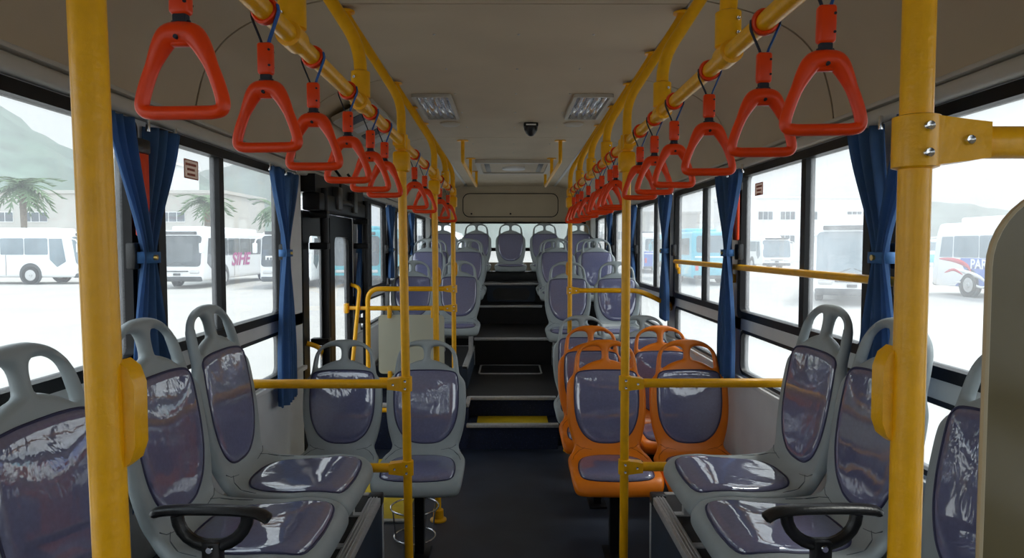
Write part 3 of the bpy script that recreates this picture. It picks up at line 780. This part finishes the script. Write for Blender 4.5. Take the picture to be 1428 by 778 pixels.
for k in range(4):
    a = R(35 + 90 * k); b = MB(); b.tube([(.105 * math.cos(a), .105 * math.sin(a), .010), (.122 * math.cos(a), .122 * math.sin(a), .165)], .004, 8); b.build('rod', 'chrome', t)

# ------------------------------------------------------------------ curtains
def curtain(side, yc, label, bottom=.72, wide=.22, seed=0):
    rnd = random.Random(seed)
    xw = side * (1.106 if side > 0 and yc < 5.5 else 1.136)
    t = thing('curtain', label, 'curtain', (xw, yc, bottom))
    top = 1.872; tie = 1.465 if bottom < 1.3 else 1.52
    for part in (0, 1):
        nu, nv = 44, 40; vs = []; f = []
        ph = rnd.uniform(0, 6)
        for j in range(nv + 1):
            v = j / nv; z = top + (bottom - top) * v
            if z > tie:
                q = (top - z) / (top - tie); q = q * q * (3 - 2 * q) * .55 + q * .45
                a0, a1 = (-wide, -.075) if part == 0 else (.045, wide)
                b0, b1 = (-.047, .012) if part == 0 else (-.012, .045)
                lo = a0 + (b0 - a0) * q; hi = a1 + (b1 - a1) * q; amp = .022 - .008 * q
            else:
                q = (tie - z) / (tie - bottom); q = math.sin(min(1, q * 1.3) * math.pi / 2)
                b0, b1 = (-.047, .012) if part == 0 else (-.012, .045)
                c0, c1 = (-.150, .03) if part == 0 else (-.03, .14)
                lo = b0 + (c0 - b0) * q; hi = b1 + (c1 - b1) * q; amp = .014 + .008 * q
            for i in range(nu + 1):
                u = i / nu
                flat = min(1, (u if part == 0 else 1 - u) / .30)      # broad flat hem on the outer edge
                w = math.sin(u * 6.2 * math.pi + ph + .35 * math.sin(v * 5)) + .35 * math.sin(u * 15 + ph * 2)
                x = -side * (amp * w * flat + (.012 if part == 0 else -.004) + (1 - flat) * .012)
                vs.append((x, lo + (hi - lo) * u, z - bottom))
        for j in range(nv):
            for i in range(nu): k = j * (nu + 1) + i; f.append((k, k + 1, k + nu + 2, k + nu + 1))
        b = MB(); b.add(vs, f)
        o = b.build('drape', 'curtain', t, ang=180)
        m = o.modifiers.new('thick', 'SOLIDIFY'); m.thickness = .0025
    b = MB(); b.tube([(-side * .004 + .030 * math.cos(a), .052 * math.sin(a), tie - bottom + .006 * math.cos(a)) for a in [k * math.pi / 14 for k in range(28)]], .003, 6, True, flat=1, up=(0, 0, 1))
    vs = []; f = []
    for k in range(28):
        a = k * math.pi / 14
        for dz in (-.017, .017): vs.append((-side * .004 + .031 * math.cos(a), .053 * math.sin(a), tie - bottom + dz))
    f = [(2 * k, (2 * k + 2) % 56, (2 * k + 3) % 56, 2 * k + 1) for k in range(28)]
    b = MB(); b.add(vs, f); tb = b.build('tie_band', 'curtain_tie', t); m = tb.modifiers.new('thick', 'SOLIDIFY'); m.thickness = .004
    b = MB(); b.lathe([(.009, -.004), (.008, .004), (.003, .006)] , (-side * .004 - side * .033, -.012, tie - bottom), 12, 'x'); b.build('button', 'brass', tb)
    for y in (-wide + .02, .03, wide - .02): h = MB(); h.rbox(-.006, .006, y - .006, y + .006, top - bottom - .02, top - bottom + .022, .003); h.build('hook', 'chrome', t)
CL = 'blue gathered curtain tied at the pillar %s'
for i, (yy, w_) in enumerate(((2.10, 'next to the side-facing seats, door side'), (3.40, 'just ahead of the folding door'), (5.10, 'just behind the folding door'), (6.42, 'beside the raised seats behind the partition'), (7.82, 'beside the rear floor seats, door side'))):
    curtain(-1, yy, CL % w_, seed=i, bottom=(.72, .72, 1.0, 1.2, 1.4)[i], wide=.22 if i != 2 else .08)
for i, (yy, w_) in enumerate(((2.05, 'next to the side-facing seats, opposite the door'), (3.50, 'beside the front orange seats'), (4.92, 'beside the grey seats behind the orange ones'), (6.38, 'beside the raised seats, opposite the door'), (7.82, 'beside the rear floor seats, opposite the door'))):
    curtain(1, yy, CL % w_, seed=20 + i, bottom=(.72, .83, .97, 1.2, 1.4)[i])
# emergency hammers behind two curtains
for side, yy, nm in ((-1, 2.095, 'door side'), (1, 3.485, 'opposite the door')):
    t = thing('emergency_hammer', 'red emergency hammer tag hanging between the curtain halves, %s' % nm, 'hammer', (side * 1.140, yy, 1.55))
    b = MB(); b.rbox(-.008, .008, -.032, .032, -.02, .25, .006); b.build('handle', 'red', t)
    b = MB(); b.rbox(-.016, .016, -.05, .03, .23, .275, .008); b.build('holder', 'black_plastic', t)

# ------------------------------------------------------------------ small things on ceiling and glass
def lamp(x, label):
    t = thing('ceiling_lamp', label, 'lamp', (x, 4.32, ZC))
    b = MB(); frame_prism(b, rrect(-.115, .115, -.36, .36, .02), rrect(-.095, .095, -.34, .34, .015), 'z', -.02, -.001); b.build('frame', 'cream_trim', t)
    b = MB(); b.box(-.095, .095, -.34, .34, -.006, -.001); b.build('reflector', 'lamp_glass', t)
    for i in range(4): b = MB(); b.rbox(-.08 + i * .045, -.055 + i * .045, -.33, .33, -.017, -.007, .004); b.build('louvre', 'lamp_glass', t)
lamp(-.47, 'louvred rectangular ceiling lamp on the door side'); lamp(.47, 'louvred rectangular ceiling lamp opposite the door')
for x, nm in ((-.44, D1), (.44, D2)):
    t = thing('smoke_detector', 'flat pale round disc on the ceiling behind the lamp, %s' % nm, 'detector', (x, 4.9, ZC))
    b = MB(); b.lathe([(.07, -.001), (.07, -.010), (.055, -.02), (.02, -.022)], (0, 0, 0), 24); b.build('cover', 'cream_trim', t)
    b = MB(); b.lathe([(.074, -.006), (.074, -.001)], (0, 0, 0), 24); b.build('base', 'cream', t)
t = thing('dome_camera', 'small black security camera under the ceiling', 'camera', (.135, 4.9, ZC))
b = MB(); b.rbox(-.052, .052, -.04, .05, -.03, -.001, .008); b.build('mount', 'black_plastic', t)
b = MB(); b.lathe([(.050, -.028), (.047, -.05), (.036, -.072), (.018, -.09), (.006, -.094)], (0, 0, 0), 20); b.build('dome', 'black_plastic', t)
b = MB(); b.box(-.035, .035, -.0425, -.039, -.022, -.012); b.build('label_plate', 'white_paint', t)
t = thing('roof_hatch', 'pale roof hatch with oval handle and two black slots', 'hatch', (.03, 7.5, ZC))
b = MB(); frame_prism(b, rrect(-.40, .40, -.55, .55, .04), rrect(-.35, .35, -.47, .47, .03), 'z', -.035, -.001); b.build('frame', 'cream_trim', t)
b = MB(); b.prism(rrect(-.35, .35, -.47, .47, .03), 'z', -.02, -.002); b.build('lid', 'cream', t)
b = MB(); b.add(*(lambda m: (m.v, m.f))(MB().prism([(.125 * math.cos(a), .14 * math.sin(a)) for a in [k * math.pi / 14 for k in range(28)]], 'z', -.04, -.02))); b.build('handle', 'wall_grey', t)
for s in (-1, 1): b = MB(); b.rbox(*sorted((s * .255, s * .31)), -.4, .4, -.026, -.019, .003); b.build('slot', 'black_plastic', t)
def sticker(side, y, z, label, w=.11, h=.07):
    t = thing('notice_sticker', label, 'sticker', (side * (WX - .0035), y, z))
    b = MB(); b.box(-.0008, .0008, -w / 2, w / 2, -h / 2, h / 2); b.build('backing', 'sticker', t)
    b = MB(); frame_prism(b, rrect(-w / 2, w / 2, -h / 2, h / 2, .006), rrect(-w / 2 + .004, w / 2 - .004, -h / 2 + .004, h / 2 - .004, .005), 'x', -side * .0005, -side * .0016)
    b.build('border', 'sticker_red', t)
    for i in range(3):
        q = MB(); yy = -w / 2 + .012 + (.012 if i else 0); zz = h / 2 - .018 - i * .018
        while yy < w / 2 - .016 - (.012 if i else 0):
            ww = random.uniform(.006, .012); q.box(*sorted((-side * .0006, -side * .0015)), yy, yy + ww, zz - .0045, zz + .0045); yy += ww + .003
        q.build('lettering', 'sticker_red', t)
sticker(-1, 2.52, 1.78, 'small notice sticker with red border on the pane by the side-facing seats')
sticker(1, 3.30, 1.775, 'small notice sticker with red border on the pane by the orange seats', .10, .06)

# ------------------------------------------------------------------ outside: yard, coaches, buildings, palms, hills
GZ = -0.60
b = MB(); b.box(-700, 700, -300, 700, GZ - .3, GZ); g = struct(b.build('ground', 'concrete'))
def wheel_mesh():
    b = MB(); b.lathe([(.30, -.13), (.46, -.14), (.50, -.10), (.50, .10), (.46, .14), (.30, .13)], (0, 0, 0), 24, 'x'); return b.mesh('tyre', 'tyre')
def hub_mesh():
    b = MB(); b.lathe([(.30, -.135), (.27, -.145), (.22, -.10), (.12, -.10), (.10, -.16), (.03, -.17), (.03, .17), (.10, .16), (.12, .10), (.22, .10), (.27, .145), (.30, .135)], (0, 0, 0), 24, 'x'); return b.mesh('hub', 'alu')
ME_TY, ME_HUB = wheel_mesh(), hub_mesh()
def coach(label, x, y, rz, body='coach_white', lower=None, L=11.5, H=3.15, W=2.5, glassm='coach_glass', rear_window=False, nwin=6, stripes=(), name='coach'):
    """front faces local -Y, origin on the ground below the middle of the front"""
    t = thing(name, label, 'bus', (x, y, GZ), rz)
    hw = W / 2; top = H - .22
    def fy(z): return .04 + max(0, z - 1.15) * .16 + max(0, z - 2.5) * .25      # raked nose
    bm = bmesh.new(); bmesh.ops.create_cube(bm, size=1)
    for v in bm.verts: v.co = Vector((v.co.x * W, L / 2 + v.co.y * L, .38 + (top - .38) * (v.co.z + .5)))
    bmesh.ops.bevel(bm, geom=bm.edges[:], offset=.20, segments=4, affect='EDGES', profile=.6)
    zs = [.9, 1.15, 1.6, 2.1, 2.5]
    for z in zs: bmesh.ops.bisect_plane(bm, geom=bm.verts[:] + bm.edges[:] + bm.faces[:], plane_co=(0, 0, z), plane_no=(0, 0, 1))
    for v in bm.verts:
        k = max(0, 1 - v.co.y / 1.6); v.co.y += fy(v.co.z) * k
    b = MB(); b.bm(bm); b.build('body', body, t)
    # roof pods
    b = MB(); b.rbox(-hw * .72, hw * .72, 1.4, L * .72, top - .05, H, .10, 3); b.build('roof_unit', body, t)
    if lower:
        for s in (-1, 1): b = MB(); b.rbox(*sorted((s * (hw - .02), s * (hw + .012))), .9, L - .1, .42, 1.25, .01); b.build('lower_panel', lower, t)
        b = MB(); b.rbox(-hw + .15, hw - .15, .0, .22, .45, 1.08, .06); b.build('lower_front', lower, t)
        b = MB(); b.rbox(-hw + .12, hw - .12, L - .06, L + .02, .5, 1.7, .05); b.build('rear_panel', lower, t)
    # windscreen following the rake
    pts = rrect(-hw + .10, hw - .10, 1.10, 2.60, .16, 5)
    v = [(p[0], fy(p[1]) - .03, p[1]) for p in pts] + [(p[0], fy(p[1]) + .16, p[1]) for p in pts]; n = len(pts)
    b = MB(); b.add(v, [tuple(range(n)), tuple(range(2 * n - 1, n - 1, -1))] + [(i, i + n, (i + 1) % n + n, (i + 1) % n) for i in range(n)]); ws = b.build('windscreen', glassm, t)
    for s in (-1, 1): b = MB(); b.tube([(s * .5, fy(1.14) - .05, 1.14), (s * .05, fy(1.45) - .05, 1.32)], .014, 6); b.build('wiper', 'coach_trim', ws)
    b = MB(); b.rbox(-hw + .3, hw - .3, -.02, .2, 2.66, 2.82, .03); b.build('destination_sign', 'coach_trim', t)
    b = MB(); b.rbox(-hw + .06, hw - .06, .0, .25, .36, .62, .08); b.build('bumper', 'coach_trim', t)
    b = MB(); b.rbox(-.55, .55, -.03, .08, .84, .89, .02); b.build('grille', 'coach_trim', t)
    b = MB(); b.rbox(-.16, .16, -.045, .05, .66, .76, .008); b.build('number_plate', 'coach_trim', t)
    for s in (-1, 1):
        b = MB(); b.rbox(*sorted((s * .62, s * 1.08)), -.01, .2, .74, .90, .05); b.build('headlight', 'alu', t)
        b = MB(); b.tube(fillet([(s * (hw - .1), fy(2.5) + .15, 2.5), (s * (hw + .08), fy(2.5) - .35, 2.45), (s * (hw + .10), fy(2.0) - .40, 2.2)], .15), .035, 8); mr = b.build('mirror_arm', body, t)
        b = MB(); b.rbox(*sorted((s * (hw - .02), s * (hw + .20))), fy(2) - .48, fy(2) - .32, 1.75, 2.25, .05); b.build('mirror', body, mr)
        # side windows
        a0 = 1.55; pw_ = (L - .5 - a0) / nwin
        for i in range(nwin):
            b = MB(); b.prism(rrect(a0 + i * pw_, a0 + (i + 1) * pw_ - .05, 1.62, 2.52, .07, 3), 'x', *sorted((s * (hw - .03), s * (hw + .010)))); b.build('side_window', glassm, t)
        b = MB(); b.prism([(.55, 1.25), (1.05, .95), (1.45, 1.35), (1.48, 2.5), (.75, 2.5)], 'x', *sorted((s * (hw - .06), s * (hw + .008)))); b.build('front_quarter_window', glassm, t)
        b = MB(); b.box(*sorted((s * (hw - .02), s * (hw + .006))), 3.9, 3.93, .5, 1.6); b.build('panel_gap', 'coach_trim', t)
        for wy in (2.55, L - 3.1):
            b = MB(); b.lathe([(.62, -.02), (.62, .02)], (s * (hw - .008), wy, .55), 24, 'x'); b.build('wheel_arch', 'coach_trim', t)
            o = link('wheel', ME_TY, t, (s * (hw - .10), wy, .50)); link('hub', ME_HUB, o)
    if rear_window:
        b = MB(); b.prism(rrect(-hw + .22, hw - .22, 1.75, 2.65, .14), 'y', L - .02, L + .02); b.build('rear_window', 'coach_glass_light', t)
        b = MB(); b.rbox(-hw + .15, hw - .15, L - .01, L + .03, 1.48, 1.56, .01); b.build('rear_trim', 'white_paint', t)
        for s in (-1, 1): b = MB(); b.rbox(*sorted((s * (hw - .35), s * (hw - .18))), L - .02, L + .03, .8, 1.2, .02); b.build('tail_light', 'stripe_red', t)
        b = MB(); b.rbox(-hw + .1, hw - .1, L - .05, L + .05, .36, .55, .04); b.build('rear_bumper', 'coach_trim', t)
    for i, (m, z0, z1) in enumerate(stripes):
        b = MB(); b.rbox(-hw + .12, hw - .12, -.025, .12, z0, z1, .01); b.build('front_stripe', m, t)
    return t
# door side yard
coach('white coach parked broadside with its front behind the yellow grab pole', -23.6, 38.5, R(88), nwin=7, glassm='coach_glass_light', H=3.1)
c = coach('white coach with magenta lettering on its side, facing the bus', -16.25, 33.3, 0, H=3.1, L=11.5)
lt = link('lettering', text_mesh('SIHE', 1.0, 'magenta', .03, .28), c, (1.268, 4.75, 1.36)); lt.scale = (1.3, .95, 1); lt.rotation_euler = (R(90), 0, R(90))
c = coach('white coach with paper notice in windscreen, beside the lettered coach', -10.95, 33.2, 0, H=3.0)
b = MB(); b.rbox(-.95, -.45, .06, .10, 1.25, 1.62, .01); nt_ = b.build('notice', 'white_paint', c)
for i in range(3): b = MB(); b.box(-.88 + i * .15, -.78 + i * .15, .045, .062, 1.33, 1.54); b.build('lettering', 'window_dark', nt_)
coach('teal coach seen through the folding door', -7.75, 34.5, 0, body='coach_teal', H=3.15)
coach('pale coach parked behind the teal coach', -4.6, 46.0, 0, body='coach_white', lower='coach_sky', H=3.1)
# far side yard
coach('white coach with green and orange stripes under its windscreen', 11.9, 23.6, R(-27), H=3.25, glassm='coach_glass_light',
      stripes=(('stripe_green', 1.02, 1.10), ('stripe_orange', .955, 1.015)))
coach('small white bus far off facing the window bar', 23.6, 60.0, 0, H=3.0, W=2.6, L=8, glassm='coach_glass_light', nwin=4)
coach('long white bus far behind the small bus', 33.0, 70.0, R(-84), H=3.0, L=11.5, glassm='coach_glass_light', lower='coach_sky')
coach('sky blue bus turned away, seen past the orange seats', 10.9, 46.0, R(180), body='coach_sky', L=10, rear_window=True, H=3.1)
coach('white and blue bus turned away beyond the sky blue bus', 11.4, 62.0, R(180), lower='coach_blue', L=10, rear_window=True, H=3.15)
c = coach('blue and white tour coach with red swoosh beside the driver partition', 20.1, 30.4, R(180), L=11.5, lower='coach_blue', H=3.3, glassm='coach_glass_light')
def swoosh(pts, w, m, off):
    P = catmull([(0, *p) for p in pts], 6); n = len(P); b = MB(); vs = []
    for i, p in enumerate(P):
        t_ = (P[min(i + 1, n - 1)] - P[max(i - 1, 0)]).normalized(); nn = Vector((0, -t_.z, t_.y)); ww = w * math.sin(math.pi * min(.98, .06 + i / n))
        for sx in (1.252, 1.262 + off):
            vs += [(sx, p.y + nn.y * ww, p.z + nn.z * ww), (sx, p.y - nn.y * ww, p.z - nn.z * ww)]
    f = []
    for i in range(n - 1):
        a = i * 4; e = a + 4
        f += [(a + 2, a + 3, e + 3, e + 2), (a, a + 2, e + 2, e), (a + 1, e + 1, e + 3, a + 3), (a, e, e + 1, a + 1)]
    b.add(vs, f); return b.build('swoosh', m, c, ang=180)
for m, z0, z1, y1 in (('white_paint', .42, 1.62, 2.2),):
    b = MB(); b.prism([(.45, z0), (1.7, z0), (2.4, .95), (1.9, 1.62), (.6, 1.62)], 'x', 1.24, 1.264); b.build('white_nose_panel', m, c)
b = MB(); b.rbox(1.24, 1.262, 2.0, 11.3, 1.2, 1.60, .005); b.build('blue_band', 'coach_blue', c)
swoosh([(.6, 1.55), (1.6, 1.5), (2.4, 1.3), (2.75, .95)], .10, 'stripe_red', .006)
swoosh([(1.2, 1.15), (2.2, 1.05), (3.2, .85), (3.7, .55)], .09, 'white_paint', .007)
swoosh([(1.6, .55), (2.4, .6), (3.4, .45), (3.75, .75)], .05, 'white_paint', .007)
swoosh([(1.0, .95), (1.6, 1.1), (2.2, .9)], .06, 'stripe_red', .008)
lt = link('lettering', text_mesh('PARTY', .55, 'white_paint', .012), c, (1.268, 3.45, 1.35)); lt.rotation_euler = (R(90), 0, R(90))

def building(name, label, x0, x1, y0, y1, h, m, rows, cols, ww, wh, z1):
    t = thing(name, label, 'building', ((x0 + x1) / 2, (y0 + y1) / 2, GZ))
    hw, hd = (x1 - x0) / 2, (y1 - y0) / 2
    b = MB(); b.box(-hw, hw, -hd, hd, 0, h); b.build('walls', m, t)
    b = MB(); b.box(-hw - .2, hw + .2, -hd - .2, hd + .2, h, h + .35); b.build('parapet', m, t)
    for r in range(rows):
        for i in range(cols):
            cx = -hw + (i + .5) * 2 * hw / cols; z = z1 + r * 3.2
            if (i * 7 + r * 3) % 4 == 3: continue
            b = MB(); b.box(cx - ww / 2, cx + ww / 2, -hd - .06, -hd + .05, z, z + wh); w = b.build('window', 'building_white', t)
            for k in range(3): p = MB(); p.box(cx - ww / 2 + .08 + k * ww / 3, cx - ww / 2 + (k + 1) * ww / 3 - .02, -hd - .09, -hd - .05, z + .08, z + wh - .08); p.build('pane', 'window_dark', w)
    return t
building('warehouse', 'long beige warehouse with a row of windows behind the coaches', -66, -30, 72, 84, 7.6, 'building', 1, 10, 2.6, 1.1, 4.6)
building('office_block', 'pale office block with small windows beyond the lettered coach', -30, -8, 88, 98, 8.2, 'building_white', 2, 8, 1.8, 1.1, 2.4)
building('tower_block', 'tall plain white tower beyond the office block', -51, -47, 96, 104, 13.5, 'building_white', 0, 1, 1, 1, 1)
building('depot_building', 'white hazy depot building beyond the small bus', 30, 48, 92, 100, 8.5, 'building_white', 2, 6, 2, 1.2, 2.4)
building('depot_hall', 'low long depot hall far beyond the sky blue bus', 12, 29, 104, 114, 7.0, 'building', 1, 8, 2.4, 1.4, 3.0)

# palms
def frond_mesh():
    b = MB(); n = 9; rib = []
    for i in range(n): q = i / (n - 1); rib.append(Vector((0, 1.9 * q, .75 * q - 1.55 * q * q)))
    for i in range(1, n):
        q = i / (n - 1); w = .62 * math.sin(math.pi * min(.97, .12 + q * .85)); p = rib[i]; o = rib[i - 1]
        for s in (-1, 1):
            tip = p + Vector((s * w, .30, -.28 * w - .05)); b.add([o, p, tip], [(0, 1, 2)] if s > 0 else [(0, 2, 1)])
            m_ = (o + p) / 2; b.add([m_, m_ + Vector((0, .06, 0)), m_ + Vector((s * w * .95, .22, -.28 * w))], [(0, 1, 2)])
    b.tube(rib, .03, 5)
    return b.mesh('frond', 'palm_leaf')
ME_FR = frond_mesh()
def palm(x, y, h, label, sc=1.0):
    t = thing('palm_tree', label, 'palm tree', (x, y, GZ))
    b = MB(); b.tube([(0, 0, 0), (.08, 0, h * .5), (0, .05, h)], [.26, .2, .22], 10); b.build('trunk', 'palm_trunk', t)
    for k in range(22):
        o = link('frond', ME_FR, t, (0, .05, h)); o.scale = (sc,) * 3
        o.rotation_euler = (R(random.uniform(-35, 38)), 0, k * 2.399)
palm(-35.5, 50.0, 6.4, 'shaggy palm tree in front of the warehouse', 1.25)
palm(-21.9, 49.5, 5.3, 'palm tree rising behind the lettered coach by the window divider', .95)
palm(-18.0, 52.5, 5.1, 'palm tree rising behind the coach with a paper notice', .95)
# hills
def hill(name, label, cx, cy, rx, ry, h, seed):
    rnd = random.Random(seed); ph = [rnd.uniform(0, 6) for _ in range(8)]; vs = []; f = []; nu, nv = 70, 40
    for j in range(nv + 1):
        for i in range(nu + 1):
            u = i / nu * 2 - 1; v = j / nv * 2 - 1
            z = max(0, 1 - u * u) ** 1.1 * max(0, 1 - v * v) ** 1.0
            z *= 1 + .16 * math.sin(u * 7 + ph[0]) + .10 * math.sin(u * 13 + v * 5 + ph[1]) + .05 * math.sin(u * 31 + ph[2]) * math.sin(v * 27 + ph[3])
            vs.append((u * rx, v * ry, z * h + (rnd.uniform(-1, 1) * h * .012 if z > 0 else 0)))
    for j in range(nv):
        for i in range(nu): k = j * (nu + 1) + i; f.append((k, k + 1, k + nu + 2, k + nu + 1))
    b = MB(); b.add(vs, f); o = b.build(name, 'forest', None, (cx, cy, GZ), ang=180)
    return tag(o, label, 'hill')
hill('hill', 'wooded hill rising behind the warehouse', -300, 290, 208, 112, 78, 3)
hill('hill', 'lower wooded hill far beyond the office block', -110, 540, 225, 110, 78, 5)
hill('hill', 'distant low wooded ridge beyond the depot', 350, 540, 225, 110, 30, 9)

# ------------------------------------------------------------------ haze over the far yard and hills
hz = bpy.data.materials.new('haze'); hz.use_nodes = True; hn = hz.node_tree; hn.nodes.clear()
ho = hn.nodes.new('ShaderNodeOutputMaterial'); hv = hn.nodes.new('ShaderNodeVolumeScatter')
hv.inputs['Color'].default_value = (0.95, 0.97, 1.0, 1); hv.inputs['Density'].default_value = 0.0026; hv.inputs['Anisotropy'].default_value = 0.2
hn.links.new(hv.outputs[0], ho.inputs['Volume']); MATS['haze'] = hz
b = MB(); b.box(-690, 690, 74, 680, GZ - .1, 160); o = b.build('haze', 'haze'); tag(o, 'pale haze hanging over the far yard and hills', 'haze'); o['kind'] = 'stuff'

# cover plate on the cove above the folding door
t = thing('door_gear_cover', 'pale cover plate with black slots on the curved ceiling above the door', 'cover', (-.905, 4.4, 2.272))
t.rotation_euler = (0, R(-25), 0)
b = MB(); b.prism(rrect(-.13, .13, -.55, .55, .03), 'z', -.028, .0); b.build('plate', 'cream_trim', t)
for i in range(4):
    b = MB(); b.prism(rrect(-.09, .09, -.45 + i * .24, -.30 + i * .24, .02), 'z', -.031, -.02); b.build('slot', 'wall_grey' if i % 2 else 'black_plastic', t)
